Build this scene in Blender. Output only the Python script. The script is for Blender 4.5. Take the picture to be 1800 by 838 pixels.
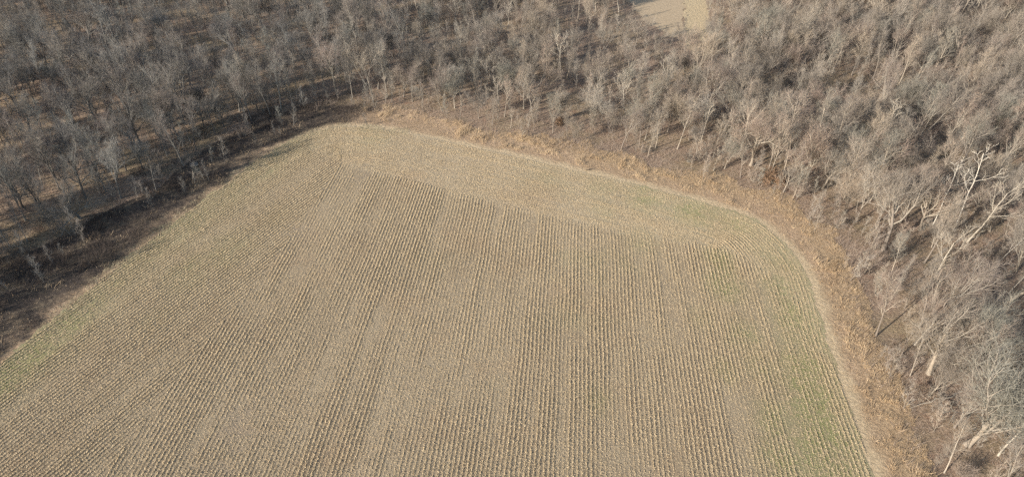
import bpy, math, random
import numpy as np
S = bpy.context.scene
for o in list(bpy.data.objects): bpy.data.objects.remove(o)
COL = S.collection
R = math.radians

# ------------------------------------------------------------------ camera
CAM_H, PITCH = 95.0, 37.5
cam = bpy.data.cameras.new("camera"); co = bpy.data.objects.new("camera", cam); COL.objects.link(co)
co.location = (0, 0, CAM_H); co.rotation_euler = (R(90-PITCH), 0, 0)
cam.sensor_width = 36; cam.lens = 24.0; cam.clip_start = 1; cam.clip_end = 8000
S.camera = co
S.render.resolution_x = 1024; S.render.resolution_y = 476

# ------------------------------------------------------------------ light
SUN_EL, SHADOW_AZ = 19.5, 54.0          # shadows fall towards this azimuth (from +Y towards +X)
w = bpy.data.worlds.new("World"); S.world = w; w.use_nodes = True
nt = w.node_tree; bg = nt.nodes["Background"]
sky = nt.nodes.new("ShaderNodeTexSky"); sky.sky_type = 'NISHITA'; sky.sun_disc = False
sky.sun_elevation = R(SUN_EL); sky.sun_rotation = R(SHADOW_AZ+180); sky.altitude = 200
sky.air_density = 1.0; sky.dust_density = 1.5
nt.links.new(sky.outputs[0], bg.inputs[0]); bg.inputs[1].default_value = 0.125
sl = bpy.data.lights.new("sun", 'SUN'); sl.energy = 5.0; sl.angle = R(0.55); sl.color = (1.0, 0.94, 0.85)
so = bpy.data.objects.new("sun", sl); COL.objects.link(so)
so.rotation_euler = (R(90-SUN_EL), 0, R(-SHADOW_AZ)); so.location = (-200, -150, 150)
S.view_settings.view_transform = 'Standard'; S.view_settings.look = 'None'
S.view_settings.exposure = 0.74; S.view_settings.gamma = 1.0
S.view_settings.use_curve_mapping = False
S.cycles.max_bounces = 4; S.cycles.diffuse_bounces = 2; S.cycles.glossy_bounces = 1
S.cycles.use_denoising = False
S.cycles.pixel_filter_type = 'BLACKMAN_HARRIS'; S.cycles.filter_width = 1.5

# ------------------------------------------------------------------ helpers
F = 1200.0; cp, sp = math.cos(R(PITCH)), math.sin(R(PITCH))
def g(x, y):                                    # photo pixel -> point on the ground
    s, t = (x-900)/F, (y-419)/F
    d = CAM_H/(sp+t*cp); return (s*d, d*(cp-t*sp))
def pr(X, Y, Z=0.0):
    dz = CAM_H-Z; dep = Y*cp+dz*sp
    return 900+F*X/dep, 419+F*(dz*cp-Y*sp)/dep
def height_to(bx, by, ty):                      # height of a thing whose foot is at (bx,by) and top at row ty
    X, Y = g(bx, by); lo, hi = 0, 60
    for _ in range(40):
        m = (lo+hi)/2
        if pr(X, Y, m)[1] > ty: lo = m
        else: hi = m
    return lo
_lat = {}
def vn(x, y, sc, seed=0):                       # value noise 0..1
    if seed not in _lat: _lat[seed] = np.random.RandomState(seed+77).rand(257, 257)
    L = _lat[seed]; x = np.asarray(x, float)/sc+1000.3; y = np.asarray(y, float)/sc+1000.7
    xi, yi = np.floor(x).astype(int), np.floor(y).astype(int); fx, fy = x-xi, y-yi
    fx = fx*fx*(3-2*fx); fy = fy*fy*(3-2*fy); a, b = xi % 256, yi % 256
    return (L[a, b]*(1-fx)+L[a+1, b]*fx)*(1-fy)+(L[a, b+1]*(1-fx)+L[a+1, b+1]*fx)*fy
def fbm(x, y, sc, seed=0): return .55*vn(x, y, sc, seed)+.3*vn(x, y, sc*.45, seed+1)+.15*vn(x, y, sc*.2, seed+2)
def inpoly(x, y, P):
    P = np.asarray(P); c = np.zeros(np.shape(x), bool)
    for i in range(len(P)):
        x1, y1 = P[i]; x2, y2 = P[i-1]
        if y1 == y2: continue
        m = ((y1 > y) != (y2 > y)) & (x < (x2-x1)*(y-y1)/(y2-y1)+x1); c ^= m
    return c
def pdist(x, y, L):                             # distance to an open polyline
    d = np.full(np.shape(x), 1e9)
    for (ax, ay), (bx, by) in zip(L[:-1], L[1:]):
        dx, dy = bx-ax, by-ay; t = np.clip(((x-ax)*dx+(y-ay)*dy)/(dx*dx+dy*dy), 0, 1)
        d = np.minimum(d, np.hypot(x-ax-t*dx, y-ay-t*dy))
    return d
def smooth(L, n=3):
    L = [tuple(p) for p in L]
    for _ in range(n):
        M = [L[0]]
        for a, b in zip(L[:-1], L[1:]):
            M += [(.75*a[0]+.25*b[0], .75*a[1]+.25*b[1]), (.25*a[0]+.75*b[0], .25*a[1]+.75*b[1])]
        L = M+[L[-1]]
    return L
def sstep(a, b, x): t = np.clip((x-a)/(b-a), 0, 1); return t*t*(3-2*t)

def mesh_np(name, V, Q, mat, parent=None, smoothf=False, attrs=None, tris=False):
    V = np.ascontiguousarray(V, dtype=np.float32).reshape(-1, 3); Q = np.ascontiguousarray(Q, dtype=np.int32)
    k = Q.shape[1]; me = bpy.data.meshes.new(name)
    me.vertices.add(len(V)); me.vertices.foreach_set('co', V.ravel())
    me.loops.add(Q.size); me.loops.foreach_set('vertex_index', Q.ravel())
    me.polygons.add(len(Q)); me.polygons.foreach_set('loop_start', np.arange(0, Q.size, k, dtype=np.int32))
    me.polygons.foreach_set('loop_total', np.full(len(Q), k, np.int32))
    me.polygons.foreach_set('use_smooth', np.full(len(Q), smoothf, bool))
    for an, av in (attrs or {}).items():
        a = me.attributes.new(an, 'FLOAT', 'POINT'); a.data.foreach_set('value', np.asarray(av, np.float32))
    me.update(calc_edges=True); me.materials.append(mat)
    o = bpy.data.objects.new(name, me); COL.objects.link(o)
    if parent: o.parent = parent
    return o
def tag(o, label=None, cat=None, group=None, kind=None):
    if label: o['label'] = label
    if cat: o['category'] = cat
    if group: o['group'] = group
    if kind: o['kind'] = kind
    return o
def empty(name, loc, rz=0):
    o = bpy.data.objects.new(name, None); COL.objects.link(o); o.location = loc; o.rotation_euler = (0, 0, rz)
    o.empty_display_size = .5; return o

# ------------------------------------------------------------------ materials
class NB:
    def __init__(s, name, rough=1.0, spec=0.1):
        s.m = bpy.data.materials.new(name); s.m.use_nodes = True; s.t = s.m.node_tree
        s.b = s.t.nodes["Principled BSDF"]; s.b.inputs["Roughness"].default_value = rough
        s.b.inputs["Specular IOR Level"].default_value = spec
        s.tc = s.t.nodes.new("ShaderNodeTexCoord").outputs["Object"]
    def L(s, a, b): s.t.links.new(a, b)
    def noise(s, scale, detail=4, rough=.6, vec=None, w=0):
        n = s.t.nodes.new("ShaderNodeTexNoise"); n.inputs["Scale"].default_value = scale
        n.inputs["Detail"].default_value = detail; n.inputs["Roughness"].default_value = rough
        s.L(vec if vec is not None else s.tc, n.inputs["Vector"]); return n.outputs["Fac"]
    def attr(s, n): a = s.t.nodes.new("ShaderNodeAttribute"); a.attribute_name = n; return a.outputs["Fac"]
    def math(s, op, a, b=None, clamp=False):
        n = s.t.nodes.new("ShaderNodeMath"); n.operation = op; n.use_clamp = clamp
        for i, v in enumerate((a, b)):
            if v is None: continue
            if isinstance(v, (int, float)): n.inputs[i].default_value = v
            else: s.L(v, n.inputs[i])
        return n.outputs[0]
    def ramp(s, f, stops):
        n = s.t.nodes.new("ShaderNodeValToRGB"); e = n.color_ramp.elements
        for i, (p, c) in enumerate(stops):
            if i > 1: e.new(p)
            e[i].position = p; e[i].color = (*c, 1)
        s.L(f, n.inputs[0]); return n.outputs[0]
    def mix(s, f, a, b, mode='MIX'):
        n = s.t.nodes.new("ShaderNodeMix"); n.data_type = 'RGBA'; n.blend_type = mode
        if isinstance(f, (int, float)): n.inputs[0].default_value = f
        else: s.L(f, n.inputs[0])
        for k, v in ((6, a), (7, b)):
            if isinstance(v, tuple): n.inputs[k].default_value = (*v, 1)
            else: s.L(v, n.inputs[k])
        return n.outputs[2]
    def bump(s, h, dist, strength=1.0):
        n = s.t.nodes.new("ShaderNodeBump"); n.inputs["Distance"].default_value = dist
        n.inputs["Strength"].default_value = strength; s.L(h, n.inputs["Height"]); s.L(n.outputs[0], s.b.inputs["Normal"])
    def col(s, c):
        if isinstance(c, tuple): s.b.inputs["Base Color"].default_value = (*c, 1)
        else: s.L(c, s.b.inputs["Base Color"])
        return s
    def rnd(s): return s.t.nodes.new("ShaderNodeObjectInfo").outputs["Random"]

def plain(name, c, rough=.8):
    b = NB(name, rough, .2); n = b.noise(3.0)
    b.col(b.mix(n, tuple(v*.75 for v in c), tuple(min(1, v*1.2) for v in c))); return b.m

# woodland floor: leaf litter, patches of dead grass, bare earth
b = NB("leaf_litter"); n1 = b.noise(.06, 5, .65); n2 = b.noise(1.6, 6, .75); n3 = b.noise(.35, 4)
litter = b.ramp(n2, [(.3, (.15, .105, .072)), (.5, (.30, .215, .152)), (.72, (.47, .355, .255))])
grassy = b.ramp(n2, [(.3, (.17, .125, .075)), (.7, (.43, .33, .20))])
c = b.mix(b.math('MULTIPLY', b.ramp(n1, [(.45, (0, 0, 0)), (.62, (1, 1, 1))]), .8), litter, grassy)
c = b.mix(b.ramp(n3, [(.55, (0, 0, 0)), (.75, (.5, .5, .5))]), c, (.25, .13, .085))
b.col(c); b.bump(n2, .5); M_FLOOR = b.m

# margin of dead grass; 'left' = dark brushy side, 'edge' = distance from the crop
b = NB("dead_grass_ground"); n2 = b.noise(1.3, 6, .75); n1 = b.noise(.12, 4)
tan = b.ramp(n2, [(.3, (.20, .132, .082)), (.5, (.40, .28, .18)), (.7, (.60, .45, .30))])
org = b.ramp(n2, [(.3, (.20, .137, .083)), (.55, (.41, .295, .18)), (.75, (.57, .43, .27))])
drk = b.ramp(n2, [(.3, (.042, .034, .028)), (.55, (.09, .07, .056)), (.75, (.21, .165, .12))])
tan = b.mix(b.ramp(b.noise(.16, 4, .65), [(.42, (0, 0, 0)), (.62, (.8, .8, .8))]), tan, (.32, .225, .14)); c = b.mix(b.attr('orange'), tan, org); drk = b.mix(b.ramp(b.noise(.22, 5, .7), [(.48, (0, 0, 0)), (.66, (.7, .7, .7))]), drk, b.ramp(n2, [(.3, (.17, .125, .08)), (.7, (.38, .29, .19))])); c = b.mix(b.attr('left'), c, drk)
c = b.mix(b.attr('rim'), c, b.ramp(n2, [(.3, (.40, .30, .18)), (.7, (.66, .52, .335))]))
b.col(c); b.bump(n2, .45); M_MARGIN = b.m

# crop ground: soil + residue
b = NB("stubble_ground"); n2 = b.noise(3.2, 6, .8); n1 = b.noise(.09, 4); n4 = b.noise(9.0, 3, .8)
soil = b.ramp(n2, [(.3, (.175, .132, .086)), (.5, (.30, .228, .146)), (.7, (.455, .358, .225))])
strw = b.ramp(n2, [(.3, (.27, .205, .13)), (.5, (.42, .33, .215)), (.7, (.58, .465, .31))])
c = b.mix(b.attr('straw'), soil, strw); c = b.mix(b.ramp(b.noise(.055, 5, .6), [(.50, (0, 0, 0)), (.68, (.55, .55, .55))]), c, b.mix(1.0, c, (.92, .80, .74), 'MULTIPLY'))
c = b.mix(b.ramp(n4, [(.56, (0, 0, 0)), (.68, (.65, .65, .65))]), c, (.66, .56, .41))
bare = b.ramp(n2, [(.3, (.20, .15, .105)), (.7, (.32, .25, .18))])
c = b.mix(b.attr('bare'), c, bare)
gr = b.ramp(n2, [(.3, (.13, .15, .05)), (.6, (.27, .285, .105)), (.8, (.44, .41, .22))])
c = b.mix(b.math('MULTIPLY', b.attr('green'), b.ramp(b.noise(1.1, 5, .7), [(.33, (.3, .3, .3)), (.6, (1, 1, 1))]), True), c, gr)
b.col(c); b.bump(n2, .22); M_FIELD = b.m

b = NB("bare_soil_far"); n2 = b.noise(.8, 5, .7)
b.col(b.ramp(n2, [(.3, (.35, .265, .17)), (.7, (.50, .385, .255))])); b.bump(n2, .15); M_FAR = b.m
b = NB("yellow_grass"); n2 = b.noise(1.2, 5, .75)
b.col(b.ramp(n2, [(.3, (.39, .30, .18)), (.7, (.60, .47, .295))])); b.bump(n2, .4); M_YEL = b.m

def straw(name, lo, hi, sc=5.0, grn=None):
    b = NB(name, .9, .15); n = b.noise(sc, 3, .8); c = b.ramp(n, [(.32, lo), (.66, hi)])
    if 'grass' in name: c = b.mix(b.ramp(b.noise(.16, 4, .65), [(.42, (0, 0, 0)), (.62, (.75, .75, .75))]), c, b.ramp(n, [(.32, (.23, .16, .10)), (.66, (.48, .35, .225))]))
    b.col(c); return b.m
M_STUB = straw("corn_stubble", (.345, .262, .162), (.61, .49, .315))
M_RES = straw("corn_residue", (.37, .284, .178), (.61, .485, .315), 7)
M_GRASS = straw("dead_grass", (.30, .215, .13), (.64, .495, .325), 2.0)
M_GRASSO = straw("orange_grass", (.29, .20, .118), (.57, .42, .255), 2.0)
M_GRASSG = straw("weedy_grass", (.20, .19, .11), (.46, .41, .28), 1.2)
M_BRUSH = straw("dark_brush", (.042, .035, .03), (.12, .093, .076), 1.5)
M_RUSS = straw("russet_leaves", (.15, .098, .062), (.30, .195, .125), 3.0)
M_BRUSHG = straw("grey_brush", (.16, .125, .10), (.38, .30, .24), 1.2)

def bark(name, cols, dark=.6):
    b = NB(name, .95, .1); n = b.noise(2.5, 4, .7)
    c = b.ramp(b.rnd(), [(i/(len(cols)-1), c) for i, c in enumerate(cols)])
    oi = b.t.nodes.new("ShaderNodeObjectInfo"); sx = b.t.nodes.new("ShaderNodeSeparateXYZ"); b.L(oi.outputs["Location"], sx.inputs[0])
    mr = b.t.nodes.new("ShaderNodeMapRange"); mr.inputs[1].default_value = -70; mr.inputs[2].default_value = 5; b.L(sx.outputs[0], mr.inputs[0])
    c = b.mix(mr.outputs[0], b.mix(1.0, c, (.87, .89, .91), 'MULTIPLY'), b.mix(1.0, c, (1.17, 1.11, 1.04), 'MULTIPLY'))   # light across the wood painted into bark: darker grey left, brighter tan right
    c = b.mix(n, b.mix(1.0, c, (dark, dark, dark), 'MULTIPLY'), c); b.col(c); return b.m
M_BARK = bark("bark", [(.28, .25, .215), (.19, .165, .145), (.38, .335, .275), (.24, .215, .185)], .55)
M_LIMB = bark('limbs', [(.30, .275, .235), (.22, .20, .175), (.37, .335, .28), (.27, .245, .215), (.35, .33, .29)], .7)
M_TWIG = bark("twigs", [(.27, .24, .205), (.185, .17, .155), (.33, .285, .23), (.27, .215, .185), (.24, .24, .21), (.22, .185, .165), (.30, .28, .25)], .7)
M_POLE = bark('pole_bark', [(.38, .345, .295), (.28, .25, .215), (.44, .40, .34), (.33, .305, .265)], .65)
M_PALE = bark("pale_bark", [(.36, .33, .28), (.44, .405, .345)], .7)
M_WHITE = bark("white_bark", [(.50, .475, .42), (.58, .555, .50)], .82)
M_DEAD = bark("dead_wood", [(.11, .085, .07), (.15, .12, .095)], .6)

# ------------------------------------------------------------------ the plan of the place
edge_px = [(0, 640), (60, 590), (120, 542), (200, 470), (255, 428), (330, 372), (400, 322), (440, 287), (500, 252), (555, 229), (615, 220),
           (700, 231), (800, 252), (900, 273), (1000, 297), (1100, 320), (1200, 345), (1290, 371), (1340, 392), (1380, 428), (1412, 470),
           (1432, 520), (1450, 590), (1475, 665), (1505, 750), (1535, 838)]
EDGE = smooth([(-128, 0), (-106, 55)]+[g(*p) for p in edge_px]+[(54, 30), (52, -10)], 2)
FIELD = EDGE+[(40, -60), (-140, -60)]
wood_px = [(0, 470), (60, 440), (140, 398), (210, 358), (275, 336), (322, 294), (380, 250), (440, 216), (495, 196), (560, 180), (640, 182), (740, 195), (840, 222),
           (930, 234), (1000, 252), (1100, 272), (1200, 297), (1300, 322), (1395, 350), (1448, 395), (1495, 455), (1518, 520), (1550, 600),
           (1580, 680), (1608, 760), (1650, 838)]
WOODE = smooth([(-160, -10), (-136, 62)]+[g(*p) for p in wood_px]+[(67, 30), (67, -10)], 2)
OPEN = WOODE+[(66, -60), (-200, -60)]
TOPL = [g(*p) for p in [(540, 262), (600, 285), (700, 311), (850, 352), (1050, 397), (1200, 424), (1290, 442), (1350, 480), (1400, 540), (1450, 640)]]
LEFTB = [(-80, -60), (-72, 30)]+[g(*p) for p in [(180, 838), (330, 640), (430, 520), (520, 405), (600, 285), (620, 200)]]
FARF = [g(*p) for p in [(1085, -30), (1112, 14), (1128, 36), (1170, 62), (1204, 68), (1202, -30)]]
YELF = [g(*p) for p in [(1202, -30), (1204, 84), (1225, 92), (1243, 80), (1246, 40), (1236, -30)]]
def blocks(x, y):                                # 0 main, 1 left, 2 top
    lb = np.array(LEFTB); bx = np.interp(y, lb[:, 1], lb[:, 0])
    tl = np.array(TOPL); ty = np.interp(x, tl[:, 0], tl[:, 1], left=1e3)
    bl = np.where(x < bx, 1, 0); return np.where((y > ty) & (x > tl[0, 0]), 2, bl)

green_spots = [((60, 622), 5, 1), ((20, 650), 5, 1), ((120, 570), 5, .7), ((200, 498), 4, .55), ((330, 478), 5, .5), ((270, 560), 3, .2), ((400, 440), 6, .35), ((480, 380), 4, .2),
               ((1140, 345), 6, .6), ((1060, 330), 5, .35), ((1220, 372), 6, .65), ((960, 310), 5, .25), ((650, 240), 6, .3), ((1300, 400), 6, .5), ((1060, 370), 4, .3),
               ((1265, 455), 3.5, .7), ((1275, 500), 4, .75), ((1345, 440), 4, .4), ((1130, 425), 4, .35), ((1380, 500), 5, .55), ((1400, 560), 5, .7), ((1310, 590), 4, .6), ((1340, 640), 4, .5), ((1275, 650), 2.5, .6),
               ((1420, 640), 5, .8), ((1430, 700), 5, .95), ((1450, 760), 6, .95), ((1370, 740), 4, .6), ((1380, 810), 4, .7), ((1460, 820), 6, .8), ((1240, 560), 3, .3), ((1050, 700), 2.5, .35), ((760, 460), 4, .12)]
bare_spots = [((415, 745), 3.2), ((395, 790), 3), ((640, 305), 2.2), ((520, 405), 2.2)]

# ------------------------------------------------------------------ ground
gm = np.array([[-3000, -3000, -.06], [3000, -3000, -.06], [3000, 4000, -.06], [-3000, 4000, -.06]])
tag(mesh_np('ground', gm, [[0, 1, 2, 3]], M_FLOOR), kind='structure')
def sheet(name, x0, x1, y0, y1, st, test, mat, z, attrf=None):
    xs = np.arange(x0, x1+st/2, st); ys = np.arange(y0, y1+st/2, st); X, Y = np.meshgrid(xs, ys); nx = len(xs)
    cx, cy = X[:-1, :-1]+st/2, Y[:-1, :-1]+st/2; m = test(cx, cy)
    idx = np.arange(X.size).reshape(X.shape)
    Q = np.stack([idx[:-1, :-1], idx[:-1, 1:], idx[1:, 1:], idx[1:, :-1]], -1)[m]
    used = np.unique(Q); rm = np.zeros(X.size, int); rm[used] = np.arange(len(used)); Q = rm[Q]
    x, y = X.ravel()[used], Y.ravel()[used]
    zz = z(x, y) if callable(z) else np.full(len(x), z)
    o = mesh_np(name, np.stack([x, y, zz], -1), Q, mat, smoothf=True, attrs=attrf(x, y) if attrf else None)
    return tag(o, kind='structure')
def isfield(x, y):
    j = (fbm(x, y, 5, 5)-.5)*(1.6+4.5*(x < -50)); return inpoly(x+j, y+j, FIELD)
def ismargin(x, y):
    j = (fbm(x, y, 7, 9)-.5)*9; return (inpoly(x+j*.7, y+j, OPEN)) & ~isfield(x, y)
def a_field(x, y):
    gr = np.zeros(len(x)); ba = np.zeros(len(x))
    for p, r, s in green_spots:
        c = g(*p); gr = np.maximum(gr, s*np.exp(-((x-c[0])**2+((y-c[1])/1.35)**2)/(r*r*.9)))
    gr = np.clip(gr*(.3+1.4*fbm(x, y, 3, 21)), 0, .75)
    gr = np.maximum(gr, (1-sstep(2, 16, pdist(x, y, EDGE)))*(.14+.55*fbm(x, y, 6, 24))*np.where(x < 0, 1-sstep(-62, -45, x), .25+.75*sstep(25, 50, x)))
    gr = np.maximum(gr, .35*sstep(.58, .85, fbm(x, y, 16, 31))*sstep(-20, 40, x))
    for p, r in bare_spots:
        c = g(*p); ba = np.maximum(ba, .6*np.exp(-((x-c[0])**2+((y-c[1])/1.8)**2)/(r*r))*sstep(.3, .65, fbm(x, y, 1.6, 41)))
    pas = vn(x*.996-y*.085, y*.03, 3.1, 52)-.5
    bl = blocks(x, y); st = np.where(bl == 2, .75, .2)+.7*(fbm(x, y, 18, 51)-.45)+.4*pas
    st = np.where(bl == 1, st+.12, st)
    d = pdist(x, y, EDGE); st = np.maximum(st, 1.1*(1-sstep(.6, 3.0, d))*(1-.7*sstep(-45, -75, x)))
    st = np.maximum(st, .8*(1-sstep(.8, 2.6, pdist(x, y, TOPL[1:8]))))
    return {'green': gr, 'bare': np.clip(ba, 0, 1), 'straw': np.clip(st, 0, 1)}
def a_margin(x, y):
    d = pdist(x, y, EDGE); dw = pdist(x, y, WOODE)
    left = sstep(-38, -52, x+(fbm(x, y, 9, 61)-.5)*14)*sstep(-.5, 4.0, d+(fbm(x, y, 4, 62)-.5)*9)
    orange = np.clip((1-sstep(1, 9, dw+(fbm(x, y, 5, 63)-.5)*8))*sstep(-10, 40, x)+.5*sstep(.45, .8, fbm(x, y, 12, 64)), 0, 1)
    rim = (1-sstep(.8, 3.2, d+(fbm(x, y, 4, 65)-.5)*2.0))*(1-sstep(-45, -70, x))
    return {'left': left, 'orange': orange, 'rim': rim*(.7+.3*fbm(x, y, 3, 66))}
sheet('crop_field', -150, 75, -60, 185, .5, isfield, M_FIELD, 0.0, a_field)
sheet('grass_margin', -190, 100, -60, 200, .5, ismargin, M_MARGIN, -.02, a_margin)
sheet('far_field', 20, 130, 200, 320, .5, lambda x, y: inpoly(x+(fbm(x, y, 5, 121)-.5)*7, y+(fbm(x, y, 5, 123)-.5)*7, FARF) & ~inpoly(x+(fbm(x, y, 3, 122)-.5)*3, y, YELF), M_FAR, -.03)
sheet('grass_strip', 20, 130, 200, 320, .5, lambda x, y: inpoly(x+(fbm(x, y, 3, 122)-.5)*3, y, YELF), M_YEL, -.03)

# ------------------------------------------------------------------ blades and sticks (many small tapered solids in one mesh)
def cones(P, D, Rb, tipk=.15, s=3):
    """P (N,3) feet, D (N,3) axis vectors incl. length, Rb (N) radius -> verts, quads"""
    N = len(P); ax = D/np.linalg.norm(D, axis=1, keepdims=True)
    ref = np.where(np.abs(ax[:, 2:3]) > .8, np.array([[1., 0, 0]]), np.array([[0, 0, 1.]]))
    u = np.cross(ax, ref); u /= np.linalg.norm(u, axis=1, keepdims=True); v = np.cross(ax, u)
    th = np.arange(s)*2*np.pi/s; cs = np.cos(th)[None, :, None]; sn = np.sin(th)[None, :, None]
    ring = (u[:, None]*cs+v[:, None]*sn)*Rb[:, None, None]
    V = np.concatenate([P[:, None]+ring, (P+D)[:, None]+ring*tipk], 1)      # N,2s,3
    k = np.arange(s); q = np.stack([k, (k+1) % s, (k+1) % s+s, k+s], -1)
    return V.reshape(-1, 3), (q[None]+np.arange(N)[:, None, None]*2*s).reshape(-1, 4)
def slabs(P, A, B, h):
    """thin flat-lying leaf pieces: prism with triangular section along A, half width B"""
    N = len(P); up = np.zeros((N, 3)); up[:, 2] = h
    V = np.stack([P-A-B, P-A+B, P-A+up, P+A-B, P+A+B, P+A+up], 1)
    q = np.array([[0, 3, 5, 2], [1, 2, 5, 4], [0, 1, 4, 3]])
    return V.reshape(-1, 3), (q[None]+np.arange(N)[:, None, None]*6).reshape(-1, 4)
def seen(x, y, mg=60):
    d = y*cp+CAM_H*sp; px, py = 900+F*x/d, 419+F*(CAM_H*cp-y*sp)/d
    return (px > -mg) & (px < 1800+mg) & (py > -mg*.6) & (py < 838+mg*2)

rs = np.random.RandomState(3)
# stubble rows ------------------------------------------------------
ROW = .76
def rows_linear(az, blk, off=0):
    a = R(az); d = np.array([math.sin(a), math.cos(a)]); n = np.array([d[1], -d[0]])
    bs = np.arange(-160, 160, ROW)+off; al = np.arange(-20, 260, .12)
    Bm, Am = np.meshgrid(bs, al); Bm, Am = Bm.ravel(), Am.ravel()
    wob = (vn(Am, Bm, 9, 70)-.5)*.25
    x = Am*d[0]+(Bm+wob)*n[0]; y = Am*d[1]+(Bm+wob)*n[1]
    m = seen(x, y) & inpoly(x, y, FIELD); x, y, Bm, Am = x[m], y[m], Bm[m], Am[m]
    m = blocks(x, y) == blk; x, y, Bm, Am = x[m], y[m], Bm[m], Am[m]
    st = .5*vn(Am, Bm*7, 11, 71)+.75*vn(Am*.06, Bm, 1.7, 72)+.4*vn(Am, Bm, 14, 73)-.38+(.24 if blk == 1 else .03)-.22*sstep(.6, .75, fbm(x, y, 7, 78))+.12*sstep(.55, .7, fbm(x, y, 16, 79))
    return x, y, st, np.full(len(x), a)
def rows_offset():
    E = np.array(smooth(EDGE, 1)); seg = np.r_[0, np.cumsum(np.hypot(*np.diff(E, axis=0).T))]
    s = np.arange(0, seg[-1], .12); ex, ey = np.interp(s, seg, E[:, 0]), np.interp(s, seg, E[:, 1])
    tx, ty = np.gradient(ex), np.gradient(ey); k = 40; ker = np.ones(k)/k
    tx, ty = np.convolve(tx, ker, 'same'), np.convolve(ty, ker, 'same'); l = np.hypot(tx, ty)+1e-9; tx, ty = tx/l, ty/l
    X, Y, ST, AZ = [], [], [], []
    for i in range(1, 40):
        off = i*ROW; x, y = ex+ty*off, ey-tx*off
        m = seen(x, y) & inpoly(x, y, FIELD); m &= (blocks(x, y) == 2)
        xx, yy = x[m], y[m]; dd = pdist(xx, yy, EDGE); ok = dd > off-.25
        sm = s[m][ok]
        X.append(xx[ok]); Y.append(yy[ok]); AZ.append(np.arctan2(tx[m][ok], ty[m][ok]))
        ST.append(.6*vn(sm, np.full(len(sm), i*7.), 9, 74)+.3*rs.rand()+.45*vn(sm, np.full(len(sm), i*1.), 14, 75)-.36)
    return map(np.concatenate, (X, Y, ST, AZ))
parts = [rows_linear(4.9, 0), rows_linear(26, 1, .2), tuple(rows_offset())]
x, y, st, az = [np.concatenate([np.asarray(p[i]) for p in parts]) for i in range(4)]
bare = np.zeros(len(x))
for p, r in bare_spots:
    c = g(*p); bare = np.maximum(bare, np.exp(-((x-c[0])**2+((y-c[1])/1.6)**2)/(r*r)))
bare *= .75*sstep(.3, .6, fbm(x, y, 1.6, 41)); st = st-bare*.6
keep = rs.rand(len(x)) < np.clip(.35+1.1*st, .1, .97)*(1-bare); x, y, st, az = x[keep], y[keep], st[keep], az[keep]
N = len(x); x = x+rs.randn(N)*.045; y = y+rs.randn(N)*.045
h = np.clip(.09+.19*st, .05, .28)*(.8+.4*rs.rand(N)); tilt = rs.randn(N, 2)*.35*h[:, None]
V, Q = cones(np.stack([x, y, np.full(N, -.01)], -1), np.concatenate([tilt, h[:, None]], 1), .035+.03*rs.rand(N), .55)
tag(mesh_np('crop_stubble', V, Q, M_STUB), 'rows of short straw coloured cut corn stalks across the harvested field', 'crop stubble', kind='stuff')
# loose residue: heaped along the rows and strewn between
N = 240000; i = rs.randint(0, len(x), N); rx = x[i]+rs.randn(N)*.16; ry = y[i]+rs.randn(N)*.3
N2 = 160000; ux = rs.uniform(-130, 70, N2); uy = rs.uniform(45, 182, N2); m = seen(ux, uy) & inpoly(ux, uy, FIELD)
m &= rs.rand(N2) < .35+.65*sstep(.3, .6, fbm(ux, uy, 14, 81)); rx = np.r_[rx, ux[m]]; ry = np.r_[ry, uy[m]]
N = len(rx); a = rs.rand(N)*6.283; L = .05+.12*rs.rand(N)
A = np.stack([np.cos(a)*L, np.sin(a)*L, rs.randn(N)*.035], -1); B = np.stack([-np.sin(a), np.cos(a), np.zeros(N)], -1)*(.012+.022*rs.rand(N))[:, None]
V, Q = slabs(np.stack([rx, ry, .015+.07*rs.rand(N)**2], -1), A, B, .025)
tag(mesh_np('crop_residue', V, Q, M_RES), 'pale shredded corn leaves and stalks strewn over the harvested field', 'crop residue', kind='stuff')

# dead grass on the margin -----------------------------------------
def blades(name, n, box, test, hf, mat, rad, lean, label, cat, clump=0.0, tip=.1):
    x = rs.uniform(box[0], box[1], n); y = rs.uniform(box[2], box[3], n)
    m = seen(x, y) & test(x, y); x, y = x[m], y[m]
    if clump > 0:
        m = rs.rand(len(x)) < sstep(.5-clump, .5+clump*.5, fbm(x, y, 1.8, 91)*.6+fbm(x, y, 9, 92)*.4); x, y = x[m], y[m]
    k = len(x); h = hf(x, y)*(.5+.8*rs.rand(k)); t = rs.randn(k, 2)*lean*h[:, None]+np.array([.12, .10])*h[:, None]
    V, Q = cones(np.stack([x, y, np.full(k, -.07)], -1), np.concatenate([t, h[:, None]], 1), rad*(.6+.8*rs.rand(k)), tip)
    return tag(mesh_np(name, V, Q, mat), label, cat, kind='stuff')
def opn(x, y): return ismargin(x, y)
ed = lambda x, y: pdist(x, y, EDGE)
lefty = lambda x, y: sstep(-36, -54, x+(fbm(x, y, 9, 61)-.5)*14)
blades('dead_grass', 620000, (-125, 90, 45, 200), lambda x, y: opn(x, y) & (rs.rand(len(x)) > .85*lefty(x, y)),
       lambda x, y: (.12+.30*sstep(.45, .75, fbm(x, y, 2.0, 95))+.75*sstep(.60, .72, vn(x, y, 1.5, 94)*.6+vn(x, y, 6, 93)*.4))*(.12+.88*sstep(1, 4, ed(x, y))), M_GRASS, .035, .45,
       'tall tan dead grass on the strip between field and wood', 'grass', .35)
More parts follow.
